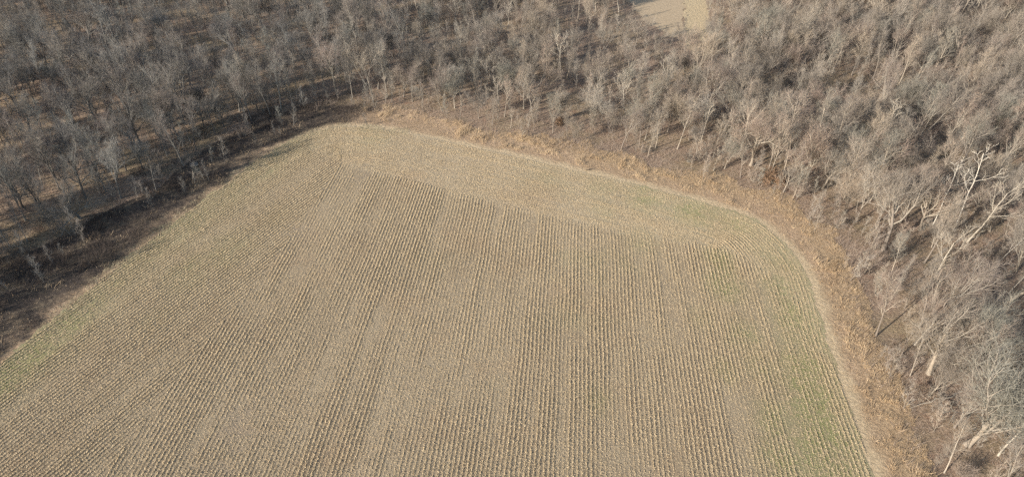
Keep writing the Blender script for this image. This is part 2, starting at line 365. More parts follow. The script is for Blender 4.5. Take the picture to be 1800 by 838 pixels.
blades('orange_grass', 300000, (-20, 90, 45, 185), lambda x, y: opn(x, y) & (pdist(x, y, WOODE)+(fbm(x, y, 6, 96)-.5)*8 < 6),
       lambda x, y: .12+.3*sstep(.4, .7, fbm(x, y, 1.8, 97))+.7*sstep(.60, .74, vn(x, y, 1.6, 90)*.6+vn(x, y, 7, 89)*.4), M_GRASSO, .035, .45, 'orange brown dead grass in front of the wood', 'grass', .4)
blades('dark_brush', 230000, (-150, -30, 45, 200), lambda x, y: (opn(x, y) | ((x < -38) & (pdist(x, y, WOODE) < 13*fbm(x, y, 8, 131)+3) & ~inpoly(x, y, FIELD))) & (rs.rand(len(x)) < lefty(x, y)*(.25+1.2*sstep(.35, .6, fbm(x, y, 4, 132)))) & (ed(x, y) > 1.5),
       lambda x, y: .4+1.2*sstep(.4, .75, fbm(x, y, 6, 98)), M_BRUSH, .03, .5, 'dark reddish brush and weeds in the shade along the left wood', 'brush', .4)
blades('forest_undergrowth', 420000, (-230, 230, 45, 300), lambda x, y: ~inpoly(x, y, OPEN) & ~inpoly(x, y, FARF) & ~inpoly(x, y, YELF) & (rs.rand(len(x)) < .25+.75*sstep(-90, 40, x)),
       lambda x, y: .4+1.8*sstep(.45, .8, fbm(x, y, 11, 99)), M_BRUSHG, .028, .55, 'grey brown twiggy undergrowth on the woodland floor', 'undergrowth', .3)

blades('edge_weeds', 150000, (-125, -30, 45, 190), lambda x, y: (ed(x, y) < 3.2*fbm(x, y, 3, 151)+.4) & (fbm(x, y, 5, 152) > .42),
       lambda x, y: .15+.55*fbm(x, y, 3, 153), M_GRASSG, .03, .6, 'ragged greenish grey weeds along the left edge of the field', 'weeds')
blades('edge_thicket', 120000, (-60, 100, 45, 200), lambda x, y: opn(x, y) & (pdist(x, y, WOODE)+(fbm(x, y, 5, 111)-.5)*7 < 3.2),
       lambda x, y: .6+1.8*fbm(x, y, 4, 112), M_BRUSHG, .022, .5, 'grey twiggy thicket where the wood meets the grass', 'brush', .3)

# ------------------------------------------------------------------ trees
def norm(v): return v/np.maximum(np.linalg.norm(v, axis=-1, keepdims=True), 1e-9)
def grow(rng, P, D, L, R0, R1, n, wig, up):
    N = len(P); pts = np.empty((N, n, 3)); tan = np.empty((N, n, 3)); pts[:, 0] = P; tan[:, 0] = D = norm(D)
    for k in range(1, n):
        D = norm(D+rng.randn(N, 3)*wig+np.array([0, 0, up])); P = P+D*(L/(n-1))[:, None]; pts[:, k] = P; tan[:, k] = D
    t = np.linspace(0, 1, n)[None]; rad = R0[:, None]*(1-t)+R1[:, None]*t
    return pts, tan, rad
def sprout(rng, B, m, t0, t1, ang, lenk, radk, tipbias=.5):
    pts, tan, rad, L = B; N, n = rad.shape
    t = (np.arange(m)[None]+rng.rand(N, m))/m; t = t0+(t1-t0)*t
    f = t*(n-1); i = np.minimum(f.astype(int), n-2); fr = (f-i)[..., None]; r = np.arange(N)[:, None]
    P = pts[r, i]*(1-fr)+pts[r, i+1]*fr; T = norm(tan[r, i]*(1-fr)+tan[r, i+1]*fr); rd = rad[r, i]*(1-fr[..., 0])+rad[r, i+1]*fr[..., 0]
    az = rng.rand(N, 1)*6.283+np.arange(m)[None]*2.4+rng.randn(N, m)*.4
    ref = np.where(np.abs(T[..., 2:3]) > .9, np.array([1., 0, 0]), np.array([0, 0, 1.])); u = norm(np.cross(T, ref)); v = np.cross(T, u)
    a = (ang[0]+(ang[1]-ang[0])*rng.rand(N, m))[..., None]
    D = T*np.cos(a)+(u*np.cos(az)[..., None]+v*np.sin(az)[..., None])*np.sin(a)
    LL = L[:, None]*lenk*(1-tipbias*(t-t0)/(t1-t0+1e-6))*(.7+.6*rng.rand(N, m))
    return P.reshape(-1, 3), D.reshape(-1, 3), LL.ravel(), (rd*radk).ravel()
def tubes(B, s):
    pts, tan, rad, L = B; N, n = rad.shape
    ref = np.where(np.abs(tan[:, :1, 2:3]) > .8, np.array([1., 0, 0]), np.array([0, 0, 1.]))
    u = norm(np.cross(tan, np.broadcast_to(ref, tan.shape))); v = np.cross(tan, u); th = np.arange(s)*2*np.pi/s
    V = pts[:, :, None]+(u[:, :, None]*np.cos(th)[:, None]+v[:, :, None]*np.sin(th)[:, None])*rad[:, :, None, None]
    k = np.arange(s); q = np.stack([k, (k+1) % s, (k+1) % s+s, k+s], -1)
    Q = q[None, None]+(np.arange(N)[:, None]*n*s+np.arange(n-1)[None]*s)[..., None, None]
    return V.reshape(-1, 3), Q.reshape(-1, 4)
def merge(lst):
    Vs, Qs, o = [], [], 0
    for V, Q in lst: Vs.append(V); Qs.append(Q+o); o += len(V)
    return np.concatenate(Vs), np.concatenate(Qs)
KINDS = {
 #          H   trunk rad  fork lens                n1  t0   ang1        len1 n2 n3 n4  twig  up1
 'wood':  dict(H=18, tl=.82, r=.16, n1=14, t0=.30, a1=(.40, .85), l1=.36, n2=6, n3=5, n4=4, tw=.85, up=.10, wig=.05),
 'broad': dict(H=17, tl=.55, r=.32, n1=11, t0=.34, a1=(.45, 1.05), l1=.85, n2=9, n3=5, n4=4, tw=.95, up=.10, wig=.06),
 'fan':   dict(H=16, tl=.34, r=.23, n1=11, t0=.45, a1=(.15, .75), l1=1.75, n2=11, n3=6, n4=4, tw=.9, up=.05, wig=.045),
 'slim':  dict(H=14, tl=.90, r=.085, n1=10, t0=.22, a1=(.35, .75), l1=.19, n2=5, n3=4, n4=3, tw=.7, up=.12, wig=.035),
 'fork':  dict(H=19, tl=.45, r=.22, n1=6, t0=.45, a1=(.20, .60), l1=1.1, n2=9, n3=6, n4=4, tw=.9, up=.07, wig=.055),
 'pale':  dict(H=17, tl=.62, r=.15, n1=7, t0=.40, a1=(.35, .75), l1=.55, n2=6, n3=4, n4=3, tw=.6, up=.06, wig=.08),
 'gnarl': dict(H=11, tl=.35, r=.36, n1=9, t0=.45, a1=(.6, 1.2), l1=1.5, n2=8, n3=6, n4=4, tw=.75, up=.08, wig=.14),
 'white': dict(H=17, tl=.85, r=.085, n1=6, t0=.45, a1=(.4, .8), l1=.26, n2=4, n3=3, n4=0, tw=.6, up=.06, wig=.08),
 'sap':   dict(H=6, tl=.9, r=.04, n1=11, t0=.1, a1=(.35, .8), l1=.28, n2=5, n3=4, n4=0, tw=.5, up=.12, wig=.04),
}
def tree_geo(kind, seed, hscale=1):
    k = dict(KINDS[kind]); rng = np.random.RandomState(seed); H = k['H']
    if kind in ('wood', 'broad', 'fork', 'fan', 'slim'):          # no two of a kind grow alike
        k['t0'] *= rng.uniform(.75, 1.3); k['l1'] *= rng.uniform(.75, 1.3); k['n1'] = max(4, int(k['n1']*rng.uniform(.75, 1.25)))
        k['wig'] *= rng.uniform(.7, 1.7); f = rng.uniform(.8, 1.25); k['a1'] = (k['a1'][0]*f, k['a1'][1]*f); k['tw'] *= rng.uniform(.8, 1.2); k['n4'] += rng.randint(-1, 2)
    one = np.ones(1); Lt = H*k['tl']*one
    p, t, r = grow(rng, np.zeros((1, 3))-[0, 0, .25], np.array([[rng.randn()*.05, rng.randn()*.05, 1.]]), Lt, k['r']*one, k['r']*.42*one, 9, k['wig']*.8, .04)
    r[:, 0] *= 1.55; r[:, 1] *= 1.05
    B0 = (p, t, r, Lt); crown = []
    P, D, L, Rr = sprout(rng, B0, k['n1'], k['t0'], 1.0, k['a1'], k['l1'], .52, .45)
    p, t, r = grow(rng, P, D, L, Rr, Rr*.35, 7, k['wig']*1.5, k['up']); B1 = (p, t, r, L); crown.append(tubes(B1, 5))
    P, D, L, Rr = sprout(rng, B1, k['n2'], .22, 1., (.35, .95), .48, .6)
    p, t, r = grow(rng, P, D, L, np.maximum(Rr, .024), np.maximum(Rr*.4, .012), 5, .12, .09); B2 = (p, t, r, L); crown.append(tubes(B2, 4))
    P, D, L, Rr = sprout(rng, B2, k['n3'], .15, 1., (.35, .9), .55, .6)
    L = np.maximum(L, k['tw']*.8)
    p, t, r = grow(rng, P, D, L, np.clip(Rr, .015, .03), np.full(len(P), .009), 4, .14, .08); B3 = (p, t, r, L); crown.append(tubes(B3, 3))
    if k['n4']:
        P, D, L, Rr = sprout(rng, B3, k['n4'], .15, 1., (.3, .85), .6, .6)
        L = k['tw']*(.6+.7*rng.rand(len(P)))
        p, t, r = grow(rng, P, D, L, np.full(len(P), .0105), np.full(len(P), .0045), 3, .12, .1); crown.append(tubes((p, t, r, L), 3))
    ncoarse = sum(len(q) for v, q in crown[:2])
    Vt, Qt = tubes(B0, 8); Vc, Qc = merge(crown); s = H/Vc[:, 2].max()
    return (Vt*s, Qt), (Vc*s, Qc), ncoarse
def tree_data(kind, seed, mt, mc):
    (Vt, Qt), (Vc, Qc), nc = tree_geo(kind, seed)
    a = mesh_np('trunk', Vt, Qt, mt, smoothf=True); b_ = mesh_np('crown', Vc, Qc, mc)
    b_.data.materials.append(M_LIMB if mc == M_TWIG else mc); mi = np.zeros(len(Qc), np.int32); mi[:nc] = 1; b_.data.polygons.foreach_set('material_index', mi)
    return a, b_
class Proto:
    def __init__(s, kind, seed, mt, mc, name='bare_tree'):
        s.kind, s.H, s.name = kind, KINDS[kind]['H'], name; s.tr, s.cr = tree_data(kind, seed, mt, mc); s.used = False
    def place(s, x, y, h, rz, lean=(0, 0), wide=1.0):
        o = empty(s.name, (x, y, -.05), rz); k = h/s.H; o.scale = (k*wide, k*wide, k)
        o.rotation_euler = (lean[0], lean[1], rz); o.rotation_mode = 'XYZ'
        for q in (s.tr, s.cr):
            c = q if not s.used else q.copy()
            if s.used: COL.objects.link(c)
            c.parent = o
        s.used = True; return o
PW = [Proto('wood', 10+i, M_BARK, M_TWIG) for i in range(7)]
PB = [Proto('broad', 30+i, M_BARK, M_TWIG) for i in range(4)]
PN = [Proto('fan', 90+i, M_BARK, M_TWIG) for i in range(4)]
PF = [Proto('fork', 40+i, M_BARK, M_TWIG) for i in range(4)]
PS = [Proto('slim', 50+i, M_POLE, M_TWIG) for i in range(6)]
PP = [Proto('pale', 60+i, M_PALE, M_PALE) for i in range(2)]
PWH = [Proto('white', 67, M_WHITE, M_WHITE)]
PG = [Proto('gnarl', 70, M_BARK, M_TWIG)]
PSAP = [Proto('sap', 80+i, M_BARK, M_TWIG, 'sapling') for i in range(3)]
ALLT = PW+PB+PF+PS+PP+PG+PN
FORM = {'fan': 'fan crowned grey bare tree', 'wood': 'tall grey bare tree', 'broad': 'broad crowned grey bare tree', 'slim': 'slender grey bare tree', 'fork': 'forking grey bare tree',
        'pale': 'bleached pale bare tree', 'gnarl': 'low gnarled bare tree'}
labels_used = set()
def zone(px, py):
    X, Y = g(px, py); d = float(pdist(np.array([X]), np.array([Y]), WOODE)[0])
    if px < 560: return 'front left wood' if d < 8 else 'deep left wood'
    if px < 1150: return 'front top wood' if d < 8 else 'deep top wood'
    return 'front right wood' if d < 8 else 'deep right wood'
def plabel(form, X, Y):
    px, py = pr(X, Y); a, b_ = round(px/18, 1), round(py/8.38, 1)
    pa, pb = ('%d' % round(a), '%d' % round(b_)); base = '%s, %s, foot %s%% across and %s%% down'
    l = base % (form, zone(px, py), pa, pb)
    if l in labels_used: l = base % (form, zone(px, py), '%.1f' % a, '%.1f' % b_)
    labels_used.add(l); return l

# trees one can pick out in the photograph: foot pixel, top row, kind, label, lean towards image x (deg), width
spec = [
 ((18, 434), 355, PS, 1, 'slender leaning tree at the left border beside the shaded brush', -4, 1),
 ((48, 424), 340, PS, 2, 'slender grey tree just right of the leftmost edge tree', -6, 1),
 ((140, 384), 300, PG, 0, 'low gnarled tree with spreading boughs above the dark shaded strip', -4, 1),
 ((212, 348), 215, PF, 0, 'tall dark trunked tree between gnarled tree and lookout tower', -3, 1),
 ((180, 322), 225, PW, 0, 'tall grey tree behind and left of the dark trunked tree', -4, 1),
 ((222, 300), 205, PW, 1, 'grey tree on sunlit grass patch behind the dark trunked tree', -6, 1),
 ((275, 336), 235, PS, 0, 'slender tree at wood edge two tree gaps left of tower', 0, 1),
 ((322, 290), 105, PW, 2, 'tallest grey tree just behind and left of lookout tower', 0, 1.1),
 ((442, 213), 120, PF, 1, 'forked trunk tree at left wood edge above tower', -5, .9),
 ((475, 203), 100, PW, 3, 'pair trunk tree left of the straightest edge trunk', 0, 1),
 ((494, 194), 85, PP, 0, 'pale straight trunked tree at top corner of left wood', 0, .8),
 ((516, 190), 95, PS, 3, 'dark slender trunk right of the pale straight tree', 0, 1),
 ((1042, 220), 125, PN, 2, 'wide tree with boughs radiating like spokes, top wood edge', 0, 1.15),
 ((1190, 262), 150, PS, 2, 'slender pale stemmed tree leaning over upper right margin', 4, 1),
 ((1232, 250), 165, PP, 1, 'crooked pale tree right of centre in the upper wood', 3, .7),
 ((1380, 285), 150, PW, 4, 'tall bare tree behind the russet leaved shrub', 2, 1),
 ((1425, 290), 140, PS, 1, 'thin tree behind and right of russet shrub', 2, 1),
 ((1530, 265), 180, PN, 3, 'dense rounded grey crown in the middle of right wood', 0, 1.0),
 ((1553, 440), 300, PB, 2, 'spreading tree with pale arched boughs right of field corner', 0, 1.0),
 ((1640, 395), 275, PWH, 0, 'white barked tree with forked white top, right wood', 4, .9),
 ((1676, 405), 245, PWH, 0, 'tallest white barked tree with crooked white limbs, right wood', 2, 1.0),
 ((1700, 425), 290, PP, 0, 'pale leaning tree beside the tallest white barked tree', 8, .9),
 ((1540, 590), 480, PW, 0, 'grey tree at margin corner below the arched bough tree', 0, 1),
 ((1616, 612), 490, PF, 2, 'forked grey tree left of the pale broken snag', 0, 1),
 ((1700, 780), 590, PN, 0, 'massive spreading tree at lower right with fan shaped crown', 3, 1.25),
 ((1678, 750), 640, PN, 1, 'second thick trunk close behind the massive spreading tree', 0, .8),
 ((1755, 800), 690, PP, 1, 'pale curving tree right of the massive spreading tree', 10, .9),
 ((1660, 830), 735, PS, 0, 'thin grey tree at bottom edge below massive tree', 0, 1.2),
 ((1600, 660), 560, PS, 3, 'slender grey tree above the dark fallen trunk', 0, 1),
 ((1150, 128), 80, PP, 0, 'bleached tree standing before the yellow grass strip', 2, .8),
]
def fit_height(X, Y, h):                          # along the left wood the crowns end where their shadow meets the crop
    h = np.array(h, float); X = np.asarray(X); Y = np.asarray(Y); c = 1/math.tan(R(SUN_EL))
    for _ in range(14):
        L = h*c-13.5; over = (X < -35) & inpoly(X+L*math.sin(R(SHADOW_AZ)), Y+L*math.cos(R(SHADOW_AZ)), FIELD) & (h > 6.5)
        h = np.where(over, h*.95, h)
    return h
placed = []; BIG = [g(1042, 220), g(1700, 780), g(1553, 440), g(1676, 405), g(322, 290), g(140, 384)]
rng = random.Random(5); used_count = {}
first = True
indiv = 0
for (fp, ty, fam, i, lab, lean, wide) in spec:
    X, Y = g(*fp); h = min(max(height_to(fp[0], fp[1], ty), 6), 23 if fp[0] > 600 else 18.5); h = float(fit_height(np.array([X]), np.array([Y]), [h])[0]); P_ = fam[i % len(fam)]
    o = P_.place(X, Y, h, rng.random()*6.28, (0, R(lean)), wide)
    # lean acts before the turn about z only if the turn is zero: keep the turn small for leaning trees
    if abs(lean) > 2: o.rotation_euler = (0, R(lean), rng.uniform(-.3, .3))
    tag(o, lab, 'tree', 'bare trees of the woods'); placed.append((X, Y)); indiv += 1
# white leaning poles on the right border
for (fp, ty, ln, lab) in [((1738, 478), 400, 22, 'white leaning trunk at right border, upper of the two'), ((1775, 512), 440, 20, 'white leaning trunk at right border, lower of the two')]:
    X, Y = g(*fp); o = PWH[0].place(X, Y, height_to(fp[0], fp[1], ty)*1.1, 0, (0, R(ln)), .45); tag(o, lab, 'tree', 'bare trees of the woods'); placed.append((X, Y)); indiv += 1

# the rest of the woods
rs2 = np.random.RandomState(11); pts = []; sp_ = 5.5
for j, yy in enumerate(np.arange(20, 312, sp_*.87)):
    for xx in np.arange(-262, 240, sp_): pts.append((xx+(j % 2)*sp_/2, yy))
pts = np.array(pts)+rs2.uniform(-1.7, 1.7, (len(pts), 2)); x, y = pts.T
m = ~inpoly(x, y, OPEN) & ~inpoly(x, y, FARF) & ~inpoly(x, y, YELF) & (pdist(x, y, WOODE) > .8)
dens = .50+.55*sstep(.3, .6, fbm(x, y, 24, 101)); dens = np.where((x < -35) & (pdist(x, y, WOODE) > 26), dens*.66, dens)
pxx, pyy = 900+F*x/(y*cp+CAM_H*sp), 419+F*(CAM_H*cp-y*sp)/(y*cp+CAM_H*sp)
dens = np.where((pxx > 1090) & (pxx < 1260) & (pyy < 110), dens*.6, dens); dens = np.where((x < -35) & (pdist(x, y, WOODE) < 22), np.maximum(dens, .9), dens)
dens = np.where(x > -35, dens*.82, dens)
lit = np.zeros(len(x), bool)
for q in np.arange(4, 44, 4): lit |= inpoly(x+q*math.sin(R(SHADOW_AZ)), y+q*math.cos(R(SHADOW_AZ)), FARF+[g(1225, -30), g(1225, 60)]) 
dens = np.where(lit, dens*.35, dens); m &= rs2.rand(len(x)) < dens
lx = -1.35*1.0
inview = seen(x, y, 20)
m &= inview | ((x < 0) & (np.abs(x) < 900/F*(y*cp+CAM_H*sp)+45)) | ((x > 0) & (x < 900/F*(y*cp+CAM_H*sp)+8))
for X, Y in placed: m &= np.hypot(x-X, y-Y) > 3.2+(3.0 if (X, Y) in BIG else 0)
x, y, inview = x[m], y[m], inview[m]
dep = np.hypot(np.hypot(x, y), CAM_H)
kindw = []
for X, Y in zip(x, y):
    r = rs2.rand(); right = X > 10
    ed_ = r
    if right: fam = PS if r < (.30 if X < 60 else .16) else PW if r < .46 else PF if r < .60 else PB if r < .78 else PN if r < .96 else PP
    else: fam = PS if r < .16 else PW if r < .48 else PF if r < .68 else PB if r < .82 else PN if r < .96 else PP
    P_ = fam[rs2.randint(len(fam))]; kindw.append(ALLT.index(P_))
kindw = np.array(kindw); hh = np.array([KINDS[ALLT[k].kind]['H'] for k in kindw])*rs2.uniform(.55, 1.12, len(x))*np.where(x > 55, 1.0, np.where(x > -35, .86, 1.0))
front = pdist(x, y, WOODE) < 6; hh = np.where(front & (x > -35), hh*.85, hh); hh = np.where((x < -60) & (pdist(x, y, WOODE) < 25), np.minimum(hh*1.06, 20), hh)
thin = np.array([(1130 < pr(X, Y)[0] < 1280) and pr(X, Y)[1] < 150 for X, Y in zip(x, y)]); hh = np.where(thin, hh*.7, hh)
hh = fit_height(x, y, hh)
rz = rs2.rand(len(x))*6.283; lean = rs2.randn(len(x), 2)*R(4)
order = np.argsort(np.where(inview, dep/hh*15, 1e9)); NI = 300-indiv
sel = order[:NI]; rest = np.setdiff1d(np.arange(len(x)), sel)
for i in sel:
    P_ = ALLT[kindw[i]]; o = P_.place(x[i], y[i], hh[i], rz[i], tuple(lean[i]))
    tag(o, plabel(FORM[P_.kind], x[i], y[i]), 'tree', 'bare trees of the woods')
def scatter(name, x, y, idx, k, rx, ry, rz, protos, label, cat):
    me = bpy.data.meshes.new(name); me.from_pydata(np.stack([x, y, np.full(len(x), -.05)], -1).tolist(), [], [])
    for an, ty, v in (('idx', 'INT', idx), ('k', 'FLOAT', k)):
        a = me.attributes.new(an, ty, 'POINT'); a.data.foreach_set('value', np.asarray(v, np.int32 if ty == 'INT' else np.float32))
    a = me.attributes.new('rot', 'FLOAT_VECTOR', 'POINT'); a.data.foreach_set('vector', np.stack([rx, ry, rz], -1).astype(np.float32).ravel())
    o = bpy.data.objects.new(name, me); COL.objects.link(o)
    ng = bpy.data.node_groups.new(name, 'GeometryNodeTree')
    ng.interface.new_socket('Geometry', in_out='INPUT', socket_type='NodeSocketGeometry'); ng.interface.new_socket('Geometry', in_out='OUTPUT', socket_type='NodeSocketGeometry')
    gi = ng.nodes.new('NodeGroupInput'); go = ng.nodes.new('NodeGroupOutput'); jo = ng.nodes.new('GeometryNodeJoinGeometry')
    def at(n, ty):
        q = ng.nodes.new('GeometryNodeInputNamedAttribute'); q.data_type = ty; q.inputs[0].default_value = n; return q.outputs[0]
    ai, ak, ar = at('idx', 'INT'), at('k', 'FLOAT'), at('rot', 'FLOAT_VECTOR')
    for q, p in enumerate(protos):
        cm = ng.nodes.new('FunctionNodeCompare'); cm.data_type = 'INT'; cm.operation = 'EQUAL'
        ins = [s for s in cm.inputs if s.type == 'INT']; ng.links.new(ai, ins[0]); ins[1].default_value = q
        jj = ng.nodes.new('GeometryNodeJoinGeometry')
        for ob in (p.cr, p.tr):
            oi = ng.nodes.new('GeometryNodeObjectInfo'); oi.transform_space = 'ORIGINAL'; oi.inputs['Object'].default_value = ob
            ng.links.new(oi.outputs['Geometry'], jj.inputs[0])
        ip = ng.nodes.new('GeometryNodeInstanceOnPoints')
        ng.links.new(gi.outputs[0], ip.inputs['Points']); ng.links.new(cm.outputs[0], ip.inputs['Selection']); ng.links.new(jj.outputs[0], ip.inputs['Instance'])
        ng.links.new(ar, ip.inputs['Rotation']); ng.links.new(ak, ip.inputs['Scale']); ng.links.new(ip.outputs[0], jo.inputs[0])
    ng.links.new(jo.outputs[0], go.inputs[0])
    md = o.modifiers.new('scatter', 'NODES'); md.node_group = ng
    return tag(o, label, cat, kind='stuff')
kk = hh/np.array([KINDS[ALLT[k].kind]['H'] for k in kindw])
scatter('far_woodland', x[rest], y[rest], kindw[rest], kk[rest], lean[rest, 0], lean[rest, 1], rz[rest], ALLT,
        'mass of bare grey brown trees filling the woods behind the nearer trees', 'woodland')
print('trees', len(x), 'in view', inview.sum())

# saplings: the nearest along the edge as things, the rest as one mass
n = 15000; x = rs2.uniform(-235, 225, n); y = rs2.uniform(40, 300, n)
m = (~inpoly(x, y, OPEN) | ((x < -38) & ismargin(x, y) & (pdist(x, y, WOODE) < 14) & (rs2.rand(n) < .35)) | ((x > 0) & ismargin(x, y) & (pdist(x, y, WOODE) < 4*fbm(x, y, 6, 141)+1))) & ~inpoly(x, y, FARF) & ~inpoly(x, y, YELF) & seen(x, y, 10)
m &= rs2.rand(n) < np.where(x > -35, .42, .34); x, y = x[m], y[m]
dw = pdist(x, y, WOODE); i1 = np.where(dw < 2.0)[0]; dd = np.hypot(x[i1], y[i1]); i1 = i1[np.argsort(dd)][:60]
i2 = np.setdiff1d(np.arange(len(x)), i1); pk = rs2.randint(0, 3, len(x)); sc = rs2.uniform(.5, 1.5, len(x)); rz = rs2.rand(len(x))*6.28; ln = rs2.randn(len(x), 2)*R(6)
for i in i1:
    P_ = PSAP[pk[i]]; o = P_.place(x[i], y[i], P_.H*sc[i], rz[i], tuple(ln[i]))
    tag(o, plabel('thin bare sapling' if sc[i] > 1 else 'short bare sapling', x[i], y[i]), 'sapling', 'saplings along the wood edge')
scatter('sapling_thicket', x[i2], y[i2], pk[i2], sc[i2], ln[i2, 0], ln[i2, 1], rz[i2], PSAP, 'thicket of thin bare saplings under the trees', 'saplings')
print('saplings', len(x))

# ------------------------------------------------------------------ shrubs
def shrub(name, px, py, H, W, mat, label, n=60, leaves=0, seed=0):
    X, Y = g(px, py); o = empty(name, (X, Y, 0)); rng = np.random.RandomState(seed)
    P = rng.randn(n, 3)*[.25, .25, 0]; a = rng.rand(n)*6.283; e = rng.rand(n)**.7*1.1
    D = np.stack([np.cos(a)*np.sin(e)*W/H, np.sin(a)*np.sin(e)*W/H, np.cos(e)], -1)
    p, t, r = grow(rng, P, D, np.full(n, H*.95)*(.6+.4*rng.rand(n)), np.full(n, .03), np.full(n, .012), 5, .12, .03); B1 = (p, t, r, np.full(n, H))
    P2, D2, L2, R2 = sprout(rng, B1, 7, .25, 1, (.3, .9), .38, .7); p, t, r = grow(rng, P2, D2, L2, np.full(len(L2), .014), np.full(len(L2), .008), 4, .15, .05); B2 = (p, t, r, L2)
    P3, D3, L3, R3 = sprout(rng, B2, 3, .2, 1, (.3, .9), .6, .7); p3, t3, r3 = grow(rng, P3, D3, L3, np.full(len(L3), .010), np.full(len(L3), .005), 3, .15, .05)
    V, Q = tubes(B1, 4); V[:, 2] = np.maximum(V[:, 2], -.1); mesh_np('stems', V, Q, M_LIMB, o)
    V, Q = merge([tubes(B2, 3), tubes((p3, t3, r3, L3), 3)]); V[:, 2] = np.maximum(V[:, 2], -.1); mesh_np('twigs', V, Q, mat, o)
    if leaves:
        q = p3[rng.randint(0, len(p3), leaves), rng.randint(1, 3, leaves)]+rng.randn(leaves, 3)*.06
        A = rng.randn(leaves, 3); A = norm(A)*.085; Bv = norm(np.cross(A, rng.randn(leaves, 3)))*.05
        V, Q = slabs(q, A, Bv, .02); mesh_np('leaves', V, Q, M_RUSS, o)
    return tag(o, label, 'shrub')
shrub('russet_shrub', 1356, 322, 4.2, 4.8, M_RUSS, 'russet leaved shrub at the bend of the right wood edge', 45, 5000, 1)
shrub('grey_shrub', 1322, 318, 3.6, 3.6, M_BRUSHG, 'rounded grey shrub just left of the russet shrub', 36, 0, 2)
shrub('grey_shrub', 1402, 345, 4.6, 3.6, M_BRUSHG, 'dense grey shrub right of and below the russet shrub', 42, 0, 3)
shrub('grey_shrub', 1130, 268, 2.8, 3.2, M_BRUSHG, 'low dark twiggy shrub left of the slender pale stemmed tree', 30, 0, 4)
shrub('brown_shrub', 1210, 285, 3.0, 3.4, M_BRUSH, 'brown twiggy shrub below the slender pale stemmed tree', 30, 0, 5)
shrub('grey_shrub', 430, 238, 3.6, 5.0, M_BRUSHG, 'wide grey shrub at foot of the forked trunk tree', 36, 0, 6)
shrub('grey_shrub', 1470, 400, 3.2, 3.4, M_BRUSHG, 'grey shrub on the margin at the field corner', 33, 0, 7)
shrub('grey_shrub', 1570, 505, 3.2, 3.4, M_BRUSHG, 'grey shrub halfway down the right margin', 33, 0, 8)
shrub('grey_shrub', 1690, 835, 3.2, 4.0, M_BRUSHG, 'grey shrub at bottom edge below the massive tree', 42, 0, 9)
shrub('russet_shrub', 1655, 375, 3.0, 3.0, M_RUSS, 'russet leaved shrub at foot of the white barked trees', 50, 3500, 10)
shrub('russet_shrub', 985, 218, 2.0, 2.4, M_RUSS, 'small russet shrub left of the spoke boughed tree', 40, 1500, 11)
shrub('dark_shrub', 563, 192, 1.6, 2.2, M_BRUSH, 'small dark shrub on top left corner of the grass margin', 24, 0, 12)
shrub('dark_shrub', 650, 195, 1.2, 1.8, M_BRUSH, 'small dark shrub in grass right of the margin corner', 24, 0, 13)

# ------------------------------------------------------------------ fallen trunks and the snag
def log(name, a, b_, r0, r1, mat, label, z0=.3, z1=.3, seed=0, nb=7, cat='fallen tree'):
    A, B_ = g(*a), g(*b_); rng = np.random.RandomState(seed); o = empty(name, (A[0], A[1], 0))
    n = 9; t = np.linspace(0, 1, n); dx, dy = B_[0]-A[0], B_[1]-A[1]; L = math.hypot(dx, dy)
    p = np.stack([dx*t, dy*t, z0+(z1-z0)*t], -1); p[1:-1] += rng.randn(n-2, 3)*[.18, .18, .06]; p = p[None]
    tn = norm(np.gradient(p[0], axis=0))[None]; r = (r0+(r1-r0)*t)[None]; B0 = (p, tn, r, np.array([L]))
    V, Q = tubes(B0, 8); tr = mesh_np('trunk', V, Q, mat, o, True)
    P, D, LL, Rr = sprout(rng, B0, nb, .45, 1, (.4, 1.1), .25, .5); D[:, 2] = np.abs(D[:, 2])
    p, t_, r = grow(rng, P, D, LL, Rr, Rr*.3, 5, .14, .02); B1 = (p, t_, r, LL)
    P, D, LL, Rr = sprout(rng, B1, 5, .3, 1, (.4, 1), .5, .6); p2, t2, r2 = grow(rng, P, D, LL, Rr, Rr*.4, 4, .14, 0)
    V, Q = merge([tubes(B1, 5), tubes((p2, t2, r2, LL), 3)]); mesh_np('branches', V, Q, mat, o)
    return tag(o, label, cat)
log('fallen_trunk', (1673, 718), (1618, 682), .26, .12, M_DEAD, 'dark fallen trunk lying between the margin and massive tree', .5, .9, 1)
log('fallen_trunk', (1690, 690), (1596, 722), .13, .05, M_PALE, 'thin pale fallen limb pointing at the right margin', .5, .8, 2)
log('fallen_trunk', (1232, 180), (1254, 194), .30, .22, M_PALE, 'short pale fallen log in the upper right wood', .4, .9, 3, 3)
log('fallen_trunk', (1165, 205), (1235, 178), .16, .08, M_DEAD, 'dark fallen pole beside the short pale log', .5, .9, 4)
log('fallen_trunk', (345, 198), (362, 180), .14, .10, M_PALE, 'bent pale dead limb above the lookout tower', .6, 1.6, 5, 3)
log('fallen_trunk', (1765, 770), (1795, 700), .18, .08, M_DEAD, 'dark fallen trunk near the lower right border', .4, .8, 6)
log('fallen_trunk', (1030, 300), (1040, 298), .1, .06, M_DEAD, 'small dead branch lying on the upper grass margin', .2, .3, 7, 5)
